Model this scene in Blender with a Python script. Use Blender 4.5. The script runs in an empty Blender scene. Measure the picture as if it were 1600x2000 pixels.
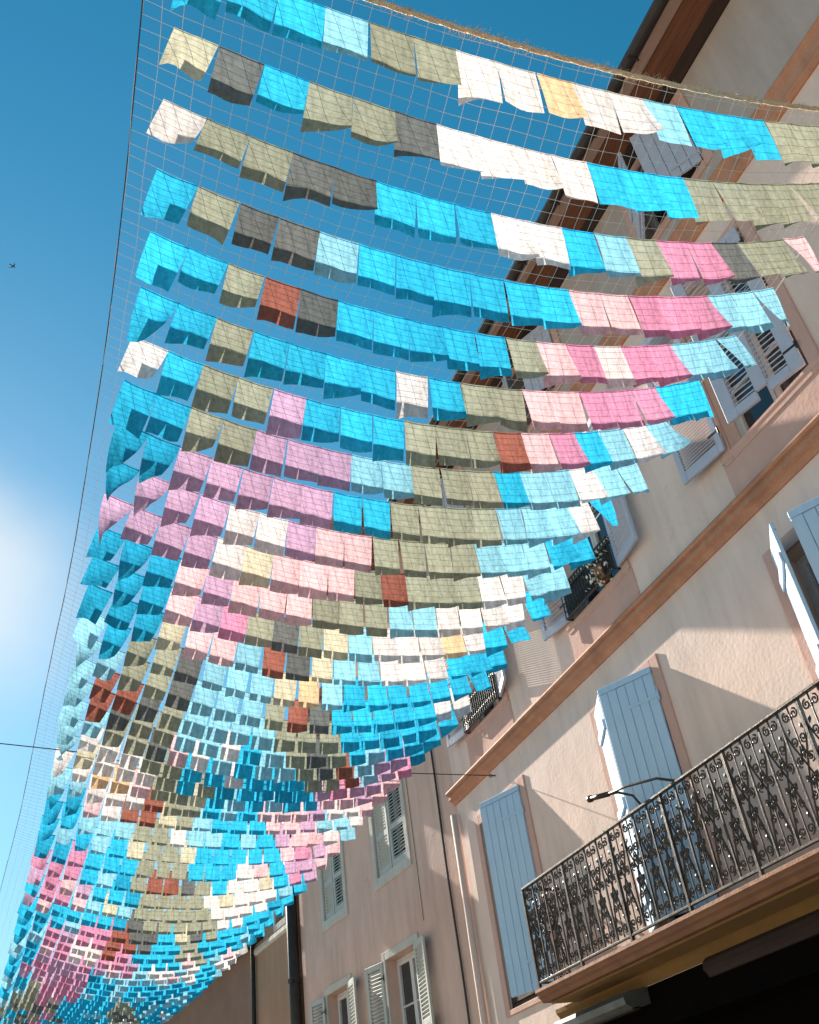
import bpy, bmesh, math, random
import numpy as np
from mathutils import Vector, Matrix

random.seed(7)
rng = np.random.default_rng(11)
scene = bpy.context.scene
COL = scene.collection
CZ = 1.6                                   # eye height above the street

# ------------------------------------------------------------------ camera
cam_d = bpy.data.cameras.new('camera')
cam = bpy.data.objects.new('camera', cam_d)
COL.objects.link(cam)
cam_d.sensor_fit = 'VERTICAL'
cam_d.sensor_height = 24.0
cam_d.lens = 24.0 * 1863.4 / 2000.0
cam_d.clip_start = 0.05
cam_d.clip_end = 2000.0
RM = Matrix(((0.93419927, -0.10752541, 0.34016174 * -1),
             (-0.33560288, -0.58829210, -0.73571946),
             (-0.12100593, 0.80146784, -0.58566789)))
# world = RM @ camera-space vector
cam.matrix_world = Matrix.Translation((0, 0, CZ)) @ RM.to_4x4()
scene.camera = cam

# ------------------------------------------------------------------ sky and sun
SUN_DIR = Vector((-0.16, 1.0, 0.595)).normalized()
SUN_EL = math.asin(SUN_DIR.z)
SUN_AZ = math.atan2(SUN_DIR.x, SUN_DIR.y)          # from +Y towards +X
world = bpy.data.worlds.new('World')
scene.world = world
world.use_nodes = True
wn, wl = world.node_tree.nodes, world.node_tree.links
wn.clear()
sky = wn.new('ShaderNodeTexSky')
sky.sky_type = 'NISHITA'
sky.sun_disc = False
sky.sun_elevation = SUN_EL
sky.sun_rotation = SUN_AZ
sky.air_density = 1.25
sky.dust_density = 0.14
sky.ozone_density = 3.0
hsv = wn.new('ShaderNodeHueSaturation')
hsv.inputs['Hue'].default_value = 0.474
hsv.inputs['Saturation'].default_value = 1.36
bg = wn.new('ShaderNodeBackground')
bg.inputs['Strength'].default_value = 0.051
wo = wn.new('ShaderNodeOutputWorld')
wl.new(sky.outputs[0], hsv.inputs['Color'])
# thin bright cloud drifting beside the sun
wtc = wn.new('ShaderNodeTexCoord')
wdot = wn.new('ShaderNodeVectorMath')
wdot.operation = 'DOT_PRODUCT'
wdot.inputs[1].default_value = Vector((-0.092, 0.848, 0.524)).normalized()
wl.new(wtc.outputs['Generated'], wdot.inputs[0])
wnz = wn.new('ShaderNodeTexNoise')
wnz.inputs['Scale'].default_value = 5.0
wnz.inputs['Detail'].default_value = 5.0
wnz.inputs['Roughness'].default_value = 0.5
wl.new(wtc.outputs['Generated'], wnz.inputs['Vector'])
wad = wn.new('ShaderNodeMath')
wad.operation = 'MULTIPLY_ADD'
wad.inputs[1].default_value = 0.012
wl.new(wnz.outputs['Fac'], wad.inputs[0])
wl.new(wdot.outputs['Value'], wad.inputs[2])
wrg = wn.new('ShaderNodeMapRange')
wrg.interpolation_type = 'SMOOTHERSTEP'
wrg.inputs['From Min'].default_value = 0.9925
wrg.inputs['From Max'].default_value = 1.0215
wl.new(wad.outputs[0], wrg.inputs['Value'])
wmx = wn.new('ShaderNodeMix')
wmx.data_type = 'RGBA'
wmx.inputs['B'].default_value = (9.5, 8.9, 7.8, 1)
wl.new(wrg.outputs[0], wmx.inputs['Factor'])
wl.new(hsv.outputs[0], wmx.inputs['A'])
wl.new(wmx.outputs['Result'], bg.inputs['Color'])
wl.new(bg.outputs[0], wo.inputs['Surface'])

sd = bpy.data.lights.new('sun', 'SUN')
sd.energy = 5.0
sd.angle = math.radians(0.5)
sd.color = (1.0, 0.91, 0.78)
sun = bpy.data.objects.new('sun', sd)
COL.objects.link(sun)
sun.rotation_euler = SUN_DIR.to_track_quat('Z', 'Y').to_euler()
sun.location = (0, 0, 30)

scene.view_settings.view_transform = 'Standard'
scene.view_settings.look = 'None'
scene.view_settings.gamma = 1.0
scene.view_settings.use_curve_mapping = False
scene.view_settings.exposure = 1.35

# ------------------------------------------------------------------ materials
MATS = {}


def new_mat(name):
    m = bpy.data.materials.new(name)
    m.use_nodes = True
    m.node_tree.nodes.clear()
    MATS[name] = m
    n, l = m.node_tree.nodes, m.node_tree.links
    out = n.new('ShaderNodeOutputMaterial')
    return m, n, l, out


def surf(name, col, col2=None, rough=0.8, scale=3.0, detail=6.0, bump=0.1, bscale=60.0, streak=0.0,
         metal=0.0, spec=0.3, stain=None, stain_amt=0.5, stretch=(1, 1, 1), crack=0.0):
    """painted / plastered / wooden surface: two tones mottled by noise, fine relief, optional streaks and stains"""
    m, n, l, out = new_mat(name)
    p = n.new('ShaderNodeBsdfPrincipled')
    tc = n.new('ShaderNodeTexCoord')
    mp = n.new('ShaderNodeMapping')
    mp.inputs['Scale'].default_value = stretch
    l.new(tc.outputs['Object'], mp.inputs['Vector'])
    nz = n.new('ShaderNodeTexNoise')
    nz.inputs['Scale'].default_value = scale
    nz.inputs['Detail'].default_value = detail
    nz.inputs['Roughness'].default_value = 0.6
    l.new(mp.outputs[0], nz.inputs['Vector'])
    rmp = n.new('ShaderNodeMapRange')
    rmp.inputs['From Min'].default_value = 0.3
    rmp.inputs['From Max'].default_value = 0.7
    l.new(nz.outputs['Fac'], rmp.inputs['Value'])
    mx = n.new('ShaderNodeMix')
    mx.data_type = 'RGBA'
    mx.inputs['A'].default_value = (*col, 1)
    c2 = col2 if col2 else tuple(c * 0.82 for c in col)
    mx.inputs['B'].default_value = (*c2, 1)
    l.new(rmp.outputs[0], mx.inputs['Factor'])
    cur = mx.outputs['Result']
    if stain:
        mp2 = n.new('ShaderNodeMapping')
        mp2.inputs['Scale'].default_value = (1.3, 1.3, 0.22)
        l.new(tc.outputs['Object'], mp2.inputs['Vector'])
        n2 = n.new('ShaderNodeTexNoise')
        n2.inputs['Scale'].default_value = 2.4
        n2.inputs['Detail'].default_value = 8.0
        n2.inputs['Roughness'].default_value = 0.65
        l.new(mp2.outputs[0], n2.inputs['Vector'])
        r2 = n.new('ShaderNodeMapRange')
        r2.inputs['From Min'].default_value = 0.44
        r2.inputs['From Max'].default_value = 0.74
        r2.inputs['To Max'].default_value = stain_amt
        l.new(n2.outputs['Fac'], r2.inputs['Value'])
        m2 = n.new('ShaderNodeMix')
        m2.data_type = 'RGBA'
        m2.inputs['B'].default_value = (*stain, 1)
        l.new(cur, m2.inputs['A'])
        l.new(r2.outputs[0], m2.inputs['Factor'])
        cur = m2.outputs['Result']
    if crack > 0:      # hairline cracks and worn patches, only here and there
        nw = n.new('ShaderNodeTexNoise')
        nw.inputs['Scale'].default_value = 5.0
        nw.inputs['Detail'].default_value = 4.0
        l.new(tc.outputs['Object'], nw.inputs['Vector'])
        vm = n.new('ShaderNodeVectorMath')
        vm.operation = 'MULTIPLY_ADD'
        vm.inputs[1].default_value = (0.35, 0.35, 0.35)
        l.new(nw.outputs['Color'], vm.inputs[0])
        l.new(tc.outputs['Object'], vm.inputs[2])
        vo = n.new('ShaderNodeTexVoronoi')
        vo.feature = 'DISTANCE_TO_EDGE'
        vo.inputs['Scale'].default_value = 0.8
        l.new(vm.outputs[0], vo.inputs['Vector'])
        rv = n.new('ShaderNodeMapRange')
        rv.inputs['From Min'].default_value = 0.002
        rv.inputs['From Max'].default_value = 0.007
        rv.inputs['To Min'].default_value = crack
        rv.inputs['To Max'].default_value = 0.0
        l.new(vo.outputs['Distance'], rv.inputs['Value'])
        nm_ = n.new('ShaderNodeTexNoise')
        nm_.inputs['Scale'].default_value = 0.9
        l.new(tc.outputs['Object'], nm_.inputs['Vector'])
        rk = n.new('ShaderNodeMapRange')
        rk.inputs['From Min'].default_value = 0.50
        rk.inputs['From Max'].default_value = 0.58
        l.new(nm_.outputs['Fac'], rk.inputs['Value'])
        mk = n.new('ShaderNodeMath')
        mk.operation = 'MULTIPLY'
        l.new(rv.outputs[0], mk.inputs[0])
        l.new(rk.outputs[0], mk.inputs[1])
        m3 = n.new('ShaderNodeMix')
        m3.data_type = 'RGBA'
        m3.inputs['B'].default_value = (col[0] * .35, col[1] * .33, col[2] * .32, 1)
        l.new(cur, m3.inputs['A'])
        l.new(mk.outputs[0], m3.inputs['Factor'])
        cur = m3.outputs['Result']
    l.new(cur, p.inputs['Base Color'])
    p.inputs['Roughness'].default_value = rough
    p.inputs['Metallic'].default_value = metal
    p.inputs['Specular IOR Level'].default_value = spec
    if bump > 0:
        nb = n.new('ShaderNodeTexNoise')
        nb.inputs['Scale'].default_value = bscale
        nb.inputs['Detail'].default_value = 5.0
        l.new(mp.outputs[0], nb.inputs['Vector'])
        nb2 = n.new('ShaderNodeTexNoise')
        nb2.inputs['Scale'].default_value = bscale * 0.12
        nb2.inputs['Detail'].default_value = 3.0
        l.new(mp.outputs[0], nb2.inputs['Vector'])
        ad = n.new('ShaderNodeMath')
        ad.operation = 'MULTIPLY_ADD'
        ad.inputs[1].default_value = 2.0
        l.new(nb2.outputs['Fac'], ad.inputs[0])
        l.new(nb.outputs['Fac'], ad.inputs[2])
        b = n.new('ShaderNodeBump')
        b.inputs['Strength'].default_value = bump
        b.inputs['Distance'].default_value = 0.02
        l.new(ad.outputs[0], b.inputs['Height'])
        l.new(b.outputs[0], p.inputs['Normal'])
    l.new(p.outputs[0], out.inputs['Surface'])
    return m


surf('plaster_cream', (0.77, 0.595, 0.52), (0.69, 0.52, 0.445), rough=0.92, scale=1.6, bump=0.16, bscale=26,
     stain=(0.50, 0.385, 0.34), stain_amt=0.65, crack=0.14)
surf('plaster_taupe_shaded', (0.46, 0.385, 0.355), (0.40, 0.33, 0.30), rough=0.92, scale=1.6, bump=0.16, bscale=26,  # grey top-storey plaster, its colour darkened to hold the shade under the eave
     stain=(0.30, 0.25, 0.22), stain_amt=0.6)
surf('plaster_pink', (0.60, 0.375, 0.315), (0.53, 0.32, 0.265), rough=0.9, scale=2.5, bump=0.15, bscale=30,
     stain=(0.38, 0.26, 0.21), stain_amt=0.4)
surf('terracotta_paint', (0.53, 0.265, 0.165), (0.43, 0.205, 0.125), rough=0.8, scale=5, bump=0.25, bscale=70,
     stain=(0.27, 0.13, 0.085), stain_amt=0.7)
surf('slab_brown', (0.27, 0.12, 0.065), (0.20, 0.085, 0.045), rough=0.8, scale=5, bump=0.25, bscale=70)
surf('ochre_paint', (0.24, 0.13, 0.038), (0.19, 0.10, 0.03), rough=0.85, scale=2, bump=0.2, bscale=50,
     stain=(0.17, 0.10, 0.05), stain_amt=0.4)
surf('plaster_rose', (0.66, 0.455, 0.38), (0.58, 0.39, 0.32), rough=0.92, scale=1.2, bump=0.18, bscale=26,
     stain=(0.36, 0.25, 0.205), stain_amt=0.65, crack=0.2)
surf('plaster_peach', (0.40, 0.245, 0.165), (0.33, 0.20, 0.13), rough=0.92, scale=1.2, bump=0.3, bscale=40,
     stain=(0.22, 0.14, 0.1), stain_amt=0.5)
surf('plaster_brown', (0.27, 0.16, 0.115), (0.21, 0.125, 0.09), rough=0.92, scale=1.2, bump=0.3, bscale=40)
surf('stone_trim', (0.56, 0.52, 0.47), (0.47, 0.43, 0.385), rough=0.85, scale=6, bump=0.25, bscale=70,
     stain=(0.36, 0.32, 0.28), stain_amt=0.4)
surf('shutter_blue', (0.43, 0.59, 0.755), (0.37, 0.53, 0.70), rough=0.6, scale=9, bump=0.12, bscale=90,
     stain=(0.45, 0.52, 0.58), stain_amt=0.3, stretch=(3, 3, 0.4))
surf('shutter_lilac', (0.46, 0.48, 0.58), (0.41, 0.43, 0.52), rough=0.6, scale=9, bump=0.12, bscale=90,
     stain=(0.42, 0.42, 0.45), stain_amt=0.35)
surf('shutter_grey', (0.46, 0.475, 0.45), (0.40, 0.41, 0.385), rough=0.65, scale=9, bump=0.12, bscale=90,
     stain=(0.30, 0.30, 0.28), stain_amt=0.4)
surf('frame_white', (0.62, 0.60, 0.58), (0.54, 0.52, 0.50), rough=0.55, scale=8, bump=0.1, bscale=90)
surf('iron_black', (0.026, 0.019, 0.016), (0.055, 0.036, 0.026), rough=0.42, scale=30, bump=0.15, bscale=160, metal=0.3,
     spec=0.5)
surf('zinc_dark', (0.035, 0.030, 0.028), (0.055, 0.045, 0.04), rough=0.5, scale=6, bump=0.08, bscale=60, metal=0.4)
surf('zinc_grey', (0.14, 0.145, 0.145), (0.10, 0.10, 0.10), rough=0.5, scale=6, bump=0.08, bscale=60, metal=0.5)
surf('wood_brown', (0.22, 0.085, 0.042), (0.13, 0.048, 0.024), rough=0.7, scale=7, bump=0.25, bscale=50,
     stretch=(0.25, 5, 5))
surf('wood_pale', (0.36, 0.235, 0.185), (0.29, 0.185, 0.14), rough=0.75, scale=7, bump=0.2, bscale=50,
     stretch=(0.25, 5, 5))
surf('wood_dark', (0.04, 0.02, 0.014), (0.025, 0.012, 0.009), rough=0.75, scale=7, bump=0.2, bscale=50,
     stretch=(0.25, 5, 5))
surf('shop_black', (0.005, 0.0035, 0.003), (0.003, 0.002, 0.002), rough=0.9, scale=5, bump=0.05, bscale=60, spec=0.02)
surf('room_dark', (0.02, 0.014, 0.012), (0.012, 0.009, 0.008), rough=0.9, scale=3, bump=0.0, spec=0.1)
surf('roof_tile', (0.34, 0.16, 0.10), (0.22, 0.11, 0.075), rough=0.9, scale=6, bump=0.5, bscale=25)
surf('setts', (0.42, 0.37, 0.31), (0.34, 0.30, 0.25), rough=0.9, scale=8, bump=0.4, bscale=120)
surf('paving', (0.46, 0.41, 0.35), (0.38, 0.335, 0.285), rough=0.9, scale=3, bump=0.3, bscale=60)
surf('wire_dark', (0.035, 0.035, 0.04), (0.05, 0.05, 0.055), rough=0.5, scale=20, bump=0, metal=0.5)
surf('net_cord', (0.66, 0.62, 0.56), (0.56, 0.52, 0.46), rough=0.8, scale=30, bump=0)
surf('rope_fibre', (0.62, 0.50, 0.37), (0.50, 0.39, 0.27), rough=0.9, scale=40, bump=0.3, bscale=200)
surf('leaf_green', (0.06, 0.10, 0.035), (0.04, 0.075, 0.025), rough=0.6, scale=20, bump=0)
surf('petal_white', (0.80, 0.76, 0.70), (0.72, 0.66, 0.60), rough=0.7, scale=20, bump=0)
surf('pot_clay', (0.38, 0.17, 0.09), (0.30, 0.13, 0.07), rough=0.85, scale=12, bump=0.1)
surf('feather_dark', (0.03, 0.03, 0.033), (0.05, 0.048, 0.045), rough=0.8, scale=30, bump=0)


def glass_mat():
    m, n, l, out = new_mat('window_glass')
    p = n.new('ShaderNodeBsdfPrincipled')
    p.inputs['Base Color'].default_value = (0.03, 0.035, 0.04, 1)
    p.inputs['Roughness'].default_value = 0.06
    p.inputs['Specular IOR Level'].default_value = 0.6
    tc = n.new('ShaderNodeTexCoord')
    nz = n.new('ShaderNodeTexNoise')
    nz.inputs['Scale'].default_value = 3.0
    b = n.new('ShaderNodeBump')
    b.inputs['Strength'].default_value = 0.04
    l.new(tc.outputs['Object'], nz.inputs['Vector'])
    l.new(nz.outputs['Fac'], b.inputs['Height'])
    l.new(b.outputs[0], p.inputs['Normal'])
    l.new(p.outputs[0], out.inputs['Surface'])


glass_mat()


def cloth(name, refl, trans, tmix=0.47):
    """thin dyed cotton: light scatters off the front and glows through from behind"""
    m, n, l, out = new_mat(name)
    tc = n.new('ShaderNodeTexCoord')
    nz = n.new('ShaderNodeTexNoise')
    nz.inputs['Scale'].default_value = 26.0
    nz.inputs['Detail'].default_value = 6.0
    nz.inputs['Roughness'].default_value = 0.65
    l.new(tc.outputs['Object'], nz.inputs['Vector'])
    oi = n.new('ShaderNodeObjectInfo')
    rm = n.new('ShaderNodeMapRange')
    rm.inputs['From Min'].default_value = 0.3
    rm.inputs['From Max'].default_value = 0.7
    rm.inputs['To Min'].default_value = 0.74
    rm.inputs['To Max'].default_value = 1.18
    l.new(nz.outputs['Fac'], rm.inputs['Value'])
    ro = n.new('ShaderNodeMapRange')
    ro.inputs['To Min'].default_value = 0.86
    ro.inputs['To Max'].default_value = 1.12
    l.new(oi.outputs['Random'], ro.inputs['Value'])
    mu0 = n.new('ShaderNodeMath')
    mu0.operation = 'MULTIPLY'
    l.new(rm.outputs[0], mu0.inputs[0])
    l.new(ro.outputs[0], mu0.inputs[1])
    # light and dark of hanging creases, put into the colour as drawn-out noise
    mpc = n.new('ShaderNodeMapping')
    mpc.inputs['Scale'].default_value = (34.0, 8.0, 5.0)
    mpc.inputs['Rotation'].default_value = (0.0, 0.35, 0.0)
    l.new(tc.outputs['Object'], mpc.inputs['Vector'])
    nc = n.new('ShaderNodeTexNoise')
    nc.inputs['Scale'].default_value = 1.0
    nc.inputs['Detail'].default_value = 3.0
    l.new(mpc.outputs[0], nc.inputs['Vector'])
    rc_ = n.new('ShaderNodeMapRange')
    rc_.inputs['From Min'].default_value = 0.32
    rc_.inputs['From Max'].default_value = 0.60
    rc_.inputs['To Min'].default_value = 0.80
    rc_.inputs['To Max'].default_value = 1.05
    l.new(nc.outputs['Fac'], rc_.inputs['Value'])
    mu = n.new('ShaderNodeMath')
    mu.operation = 'MULTIPLY'
    l.new(mu0.outputs[0], mu.inputs[0])
    l.new(rc_.outputs[0], mu.inputs[1])

    def tint(c):
        v = n.new('ShaderNodeVectorMath')
        v.operation = 'SCALE'
        v.inputs[0].default_value = c
        l.new(mu.outputs[0], v.inputs['Scale'])
        return v.outputs[0]
    d = n.new('ShaderNodeBsdfDiffuse')
    t = n.new('ShaderNodeBsdfTranslucent')
    l.new(tint(refl), d.inputs['Color'])
    l.new(tint(trans), t.inputs['Color'])
    nb = n.new('ShaderNodeTexNoise')
    nb.inputs['Scale'].default_value = 22.0
    nb.inputs['Detail'].default_value = 4.0
    l.new(tc.outputs['Object'], nb.inputs['Vector'])
    b = n.new('ShaderNodeBump')
    b.inputs['Strength'].default_value = 0.6
    b.inputs['Distance'].default_value = 0.015
    l.new(nb.outputs['Fac'], b.inputs['Height'])
    l.new(b.outputs[0], d.inputs['Normal'])
    l.new(b.outputs[0], t.inputs['Normal'])
    mx = n.new('ShaderNodeMixShader')
    mx.inputs[0].default_value = tmix
    l.new(d.outputs[0], mx.inputs[1])
    l.new(t.outputs[0], mx.inputs[2])
    l.new(mx.outputs[0], out.inputs['Surface'])
    return m


FLAG_COL = {   # code: (plain name, reflected colour, transmitted colour)
    'C': ('turquoise', (0.02, 0.36, 0.60), (0.03, 0.405, 0.65)),
    'L': ('pale blue', (0.22, 0.46, 0.60), (0.23, 0.50, 0.63)),
    'B': ('shaded turquoise', (0.015, 0.26, 0.44), (0.02, 0.29, 0.48)),  # same turquoise cloth in less light, the dimness put into its colour
    'G': ('sage green', (0.265, 0.275, 0.215), (0.265, 0.275, 0.215)),
    'D': ('dark grey', (0.115, 0.13, 0.14), (0.115, 0.122, 0.122)),
    'W': ('white', (0.64, 0.62, 0.66), (0.61, 0.565, 0.56)),
    'P': ('light pink', (0.56, 0.37, 0.43), (0.62, 0.42, 0.45)),
    'M': ('bright pink', (0.48, 0.205, 0.335), (0.52, 0.225, 0.35)),
    'V': ('lilac pink', (0.42, 0.275, 0.42), (0.44, 0.285, 0.425)),
    'R': ('brick red', (0.25, 0.09, 0.07), (0.26, 0.095, 0.073)),
    'O': ('peach', (0.60, 0.42, 0.27), (0.60, 0.42, 0.26)),
    'K': ('cream', (0.50, 0.47, 0.36), (0.48, 0.45, 0.34)),
}
for k, (nm, a, b) in FLAG_COL.items():
    cloth('cloth_' + nm.replace(' ', '_'), a, b)


def cloth_mat(k):
    return MATS['cloth_' + FLAG_COL[k][0].replace(' ', '_')]


# ------------------------------------------------------------------ mesh helpers
class MB:
    """collects boxes, tubes and prisms and links them as one mesh object"""

    def __init__(self, dz=0.0):
        self.v, self.f, self.dz = [], [], dz

    def add(self, vs, fs):
        o = len(self.v)
        self.v += [(x, y, z + self.dz) for x, y, z in vs]
        self.f += [tuple(i + o for i in f) for f in fs]
        return self

    def box(self, x0, x1, y0, y1, z0, z1, c=0.0):
        if x0 > x1: x0, x1 = x1, x0
        if y0 > y1: y0, y1 = y1, y0
        if z0 > z1: z0, z1 = z1, z0
        c = min(c, (x1 - x0) * .4, (y1 - y0) * .4, (z1 - z0) * .4)
        if c <= 0:
            vs = [(x, y, z) for z in (z0, z1) for y in (y0, y1) for x in (x0, x1)]
            return self.add(vs, [(0, 2, 3, 1), (4, 5, 7, 6), (0, 1, 5, 4), (2, 6, 7, 3), (0, 4, 6, 2), (1, 3, 7, 5)])
        vs, idx = [], {}
        for sx in (0, 1):
            for sy in (0, 1):
                for sz in (0, 1):
                    for ax in range(3):
                        p = [(x0, x1)[sx], (y0, y1)[sy], (z0, z1)[sz]]
                        s = (sx, sy, sz)
                        for a in range(3):
                            if a != ax:
                                p[a] += c * (1 - 2 * s[a])
                        idx[(sx, sy, sz, ax)] = len(vs)
                        vs.append(tuple(p))
        fs = []
        for ax in range(3):
            o1, o2 = (ax + 1) % 3, (ax + 2) % 3
            for s in (0, 1):
                q = []
                for a, b in ((0, 0), (1, 0), (1, 1), (0, 1)):
                    t = [0, 0, 0]
                    t[ax], t[o1], t[o2] = s, a, b
                    q.append(idx[(*t, ax)])
                fs.append(tuple(q if s else q[::-1]))
        for ax in range(3):
            o1, o2 = (ax + 1) % 3, (ax + 2) % 3
            for a in (0, 1):
                for b in (0, 1):
                    q = []
                    for s in (0, 1):
                        t = [0, 0, 0]
                        t[ax], t[o1], t[o2] = s, a, b
                        q.append((idx[(*t, o1)], idx[(*t, o2)]))
                    fs.append((q[0][0], q[0][1], q[1][1], q[1][0]))
        for sx in (0, 1):
            for sy in (0, 1):
                for sz in (0, 1):
                    fs.append(tuple(idx[(sx, sy, sz, a)] for a in range(3)))
        return self.add(vs, fs)

    def tube(self, pts, r, n=4, r2=None, cap=True):
        pts = [Vector(p) for p in pts]
        vs, fs = [], []
        m = len(pts)
        up0 = Vector((0.13, 0.31, 0.94))
        for i, p in enumerate(pts):
            t = (pts[min(i + 1, m - 1)] - pts[max(i - 1, 0)]).normalized()
            a = t.cross(up0)
            if a.length < 1e-4:
                a = t.cross(Vector((1, 0, 0)))
            a.normalize()
            b = t.cross(a)
            rr = r if r2 is None else r + (r2 - r) * i / (m - 1)
            for k in range(n):
                an = 2 * math.pi * k / n + .785
                vs.append(tuple(p + a * (rr * math.cos(an)) + b * (rr * math.sin(an))))
        for i in range(m - 1):
            for k in range(n):
                k2 = (k + 1) % n
                fs.append((i * n + k, i * n + k2, (i + 1) * n + k2, (i + 1) * n + k))
        if cap:
            fs.append(tuple(range(n - 1, -1, -1)))
            fs.append(tuple((m - 1) * n + k for k in range(n)))
        return self.add(vs, fs)

    def prism_x(self, prof, x0, x1):
        """extrude a (y, z) outline along x"""
        n = len(prof)
        vs = [(x0, y, z) for y, z in prof] + [(x1, y, z) for y, z in prof]
        fs = [(i, (i + 1) % n, n + (i + 1) % n, n + i) for i in range(n)]
        fs += [tuple(range(n - 1, -1, -1)), tuple(range(n, 2 * n))]
        return self.add(vs, fs)

    def build(self, name, mat, parent=None, smooth=False, fix=True):
        me = bpy.data.meshes.new(name)
        me.from_pydata(self.v, [], self.f)
        me.validate()
        if fix:
            bm = bmesh.new()
            bm.from_mesh(me)
            bmesh.ops.recalc_face_normals(bm, faces=bm.faces)
            bm.to_mesh(me)
            bm.free()
        return obj(name, me, mat, parent, smooth)


def obj(name, me, mat, parent=None, smooth=False):
    if mat is not None and not me.materials:
        me.materials.append(MATS[mat] if isinstance(mat, str) else mat)
    if smooth:
        for p in me.polygons:
            p.use_smooth = True
    o = bpy.data.objects.new(name, me)
    COL.objects.link(o)
    if parent:
        o.parent = parent
    return o


def tag(o, label=None, cat=None, group=None, kind=None):
    for k, v in (('label', label), ('category', cat), ('group', group), ('kind', kind)):
        if v:
            o[k] = v
    return o


def thing(name, loc, rz, label, cat, group=None):
    o = bpy.data.objects.new(name, None)
    o.empty_display_size = 0.2
    COL.objects.link(o)
    o.location = loc
    o.rotation_euler = (0, 0, rz)
    return tag(o, label, cat, group)


def share(o, parent, loc=(0, 0, 0)):
    c = o.copy()
    COL.objects.link(c)
    c.parent = parent
    c.location = loc
    return c


# ------------------------------------------------------------------ ground
g = MB().add([(-300, -300, 0), (300, -300, 0), (300, 300, 0), (-300, 300, 0)], [(0, 1, 2, 3)]).build('ground', 'paving')
tag(g, kind='structure')
rd = MB().add([(-3.2, -60, .004), (2.6, -60, .004), (2.6, 44, .004), (-3.2, 44, .004)], [(0, 1, 2, 3)]).build('road', 'setts')
tag(rd, kind='structure')
pv = MB().box(2.62, 5.5, -60, 12.2, 0.002, 0.12, 0.012).build('pavement', 'paving')
tag(pv, kind='structure')

# ------------------------------------------------------------------ wall builder (local frame: x along wall, y out to the street)


def wall_mesh(u0, u1, z0, z1, openings, depth=0.2, dz=CZ, back=6.0):
    us = sorted(set([u0, u1] + [o[0] for o in openings] + [o[1] for o in openings]))
    zs = sorted(set([z0, z1] + [o[2] for o in openings] + [o[3] for o in openings]))
    m = MB(dz)
    for i in range(len(us) - 1):
        for j in range(len(zs) - 1):
            uc, zc_ = (us[i] + us[i + 1]) / 2, (zs[j] + zs[j + 1]) / 2
            if any(a < uc < b and c < zc_ < d for a, b, c, d in openings):
                continue
            m.add([(us[i], 0, zs[j]), (us[i + 1], 0, zs[j]), (us[i + 1], 0, zs[j + 1]), (us[i], 0, zs[j + 1])],
                  [(0, 3, 2, 1)])
    for a, b, c, d in openings:
        D = -depth
        m.add([(a, 0, c), (a, D, c), (a, D, d), (a, 0, d)], [(0, 1, 2, 3)])
        m.add([(b, 0, c), (b, D, c), (b, D, d), (b, 0, d)], [(0, 3, 2, 1)])
        m.add([(a, 0, d), (b, 0, d), (b, D, d), (a, D, d)], [(0, 3, 2, 1)])
        m.add([(a, 0, c), (b, 0, c), (b, D, c), (a, D, c)], [(0, 1, 2, 3)])
    # end walls, back and top so that the house is a closed block
    m.add([(u0, 0, z0), (u0, -back, z0), (u0, -back, z1), (u0, 0, z1)], [(0, 3, 2, 1)])
    m.add([(u1, 0, z0), (u1, -back, z0), (u1, -back, z1), (u1, 0, z1)], [(0, 1, 2, 3)])
    m.add([(u0, -back, z0), (u1, -back, z0), (u1, -back, z1), (u0, -back, z1)], [(0, 1, 2, 3)])
    return m


def surround(m, a, b, c, d, w, t, sill=None):
    """painted or stone band round an opening, standing t proud of the wall"""
    s = sill if sill else w
    m.box(a - w, a, -0.01, t, c - s, d + w, 0.006)
    m.box(b, b + w, -0.01, t, c - s, d + w, 0.006)
    m.box(a, b, -0.01, t - .001, d, d + w, 0.006)
    m.box(a, b, -0.01, t + .001, c - s, c, 0.006)


def window(parent, a, b, c, d, depth=0.17, sashes=2, bars=2, mat='frame_white', arch=None):
    """casement set back in its opening: outer frame, sashes with glazing bars, panes, dark room behind"""
    f = MB(CZ)
    y0, y1 = -depth - .06, -depth
    w = 0.055
    f.box(a + .002, a + w, y0, y1, c + .002, d - .002, .006)
    f.box(b - w, b - .002, y0, y1, c + .002, d - .002, .006)
    f.box(a + w, b - w, y0, y1, d - w, d - .002, .006)
    f.box(a + w, b - w, y0, y1, c + .002, c + w, .006)
    win = f.build('window', mat, parent)
    iw = (b - a - 2 * w) / sashes
    for s in range(sashes):
        x0 = a + w + s * iw
        sm = MB(CZ)
        sw = 0.05
        sm.box(x0 + .003, x0 + sw, y0 + .01, y1 + .012, c + w + .003, d - w - .003, .005)
        sm.box(x0 + iw - sw, x0 + iw - .003, y0 + .01, y1 + .012, c + w + .003, d - w - .003, .005)
        sm.box(x0 + sw, x0 + iw - sw, y0 + .01, y1 + .012, d - w - sw, d - w - .003, .005)
        sm.box(x0 + sw, x0 + iw - sw, y0 + .01, y1 + .012, c + w + .003, c + w + sw * 1.4, .005)
        zb = [c + w + sw * 1.4 + (d - c - 2 * w - 2.4 * sw) * k / (bars + 1) for k in range(1, bars + 1)]
        for z in zb:
            sm.box(x0 + sw, x0 + iw - sw, y0 + .02, y1 + .008, z - .012, z + .012, .004)
        sm.build('sash', mat, win)
        zz = [c + w + sw * 1.4] + zb + [d - w - sw]
        for k in range(len(zz) - 1):
            MB(CZ).box(x0 + sw - .004, x0 + iw - sw + .004, y0 + .026, y0 + .032, zz[k] - .004, zz[k + 1] + .004).build('pane', 'window_glass', win)
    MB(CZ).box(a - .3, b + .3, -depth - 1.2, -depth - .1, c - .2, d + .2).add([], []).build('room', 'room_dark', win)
    return win


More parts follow.
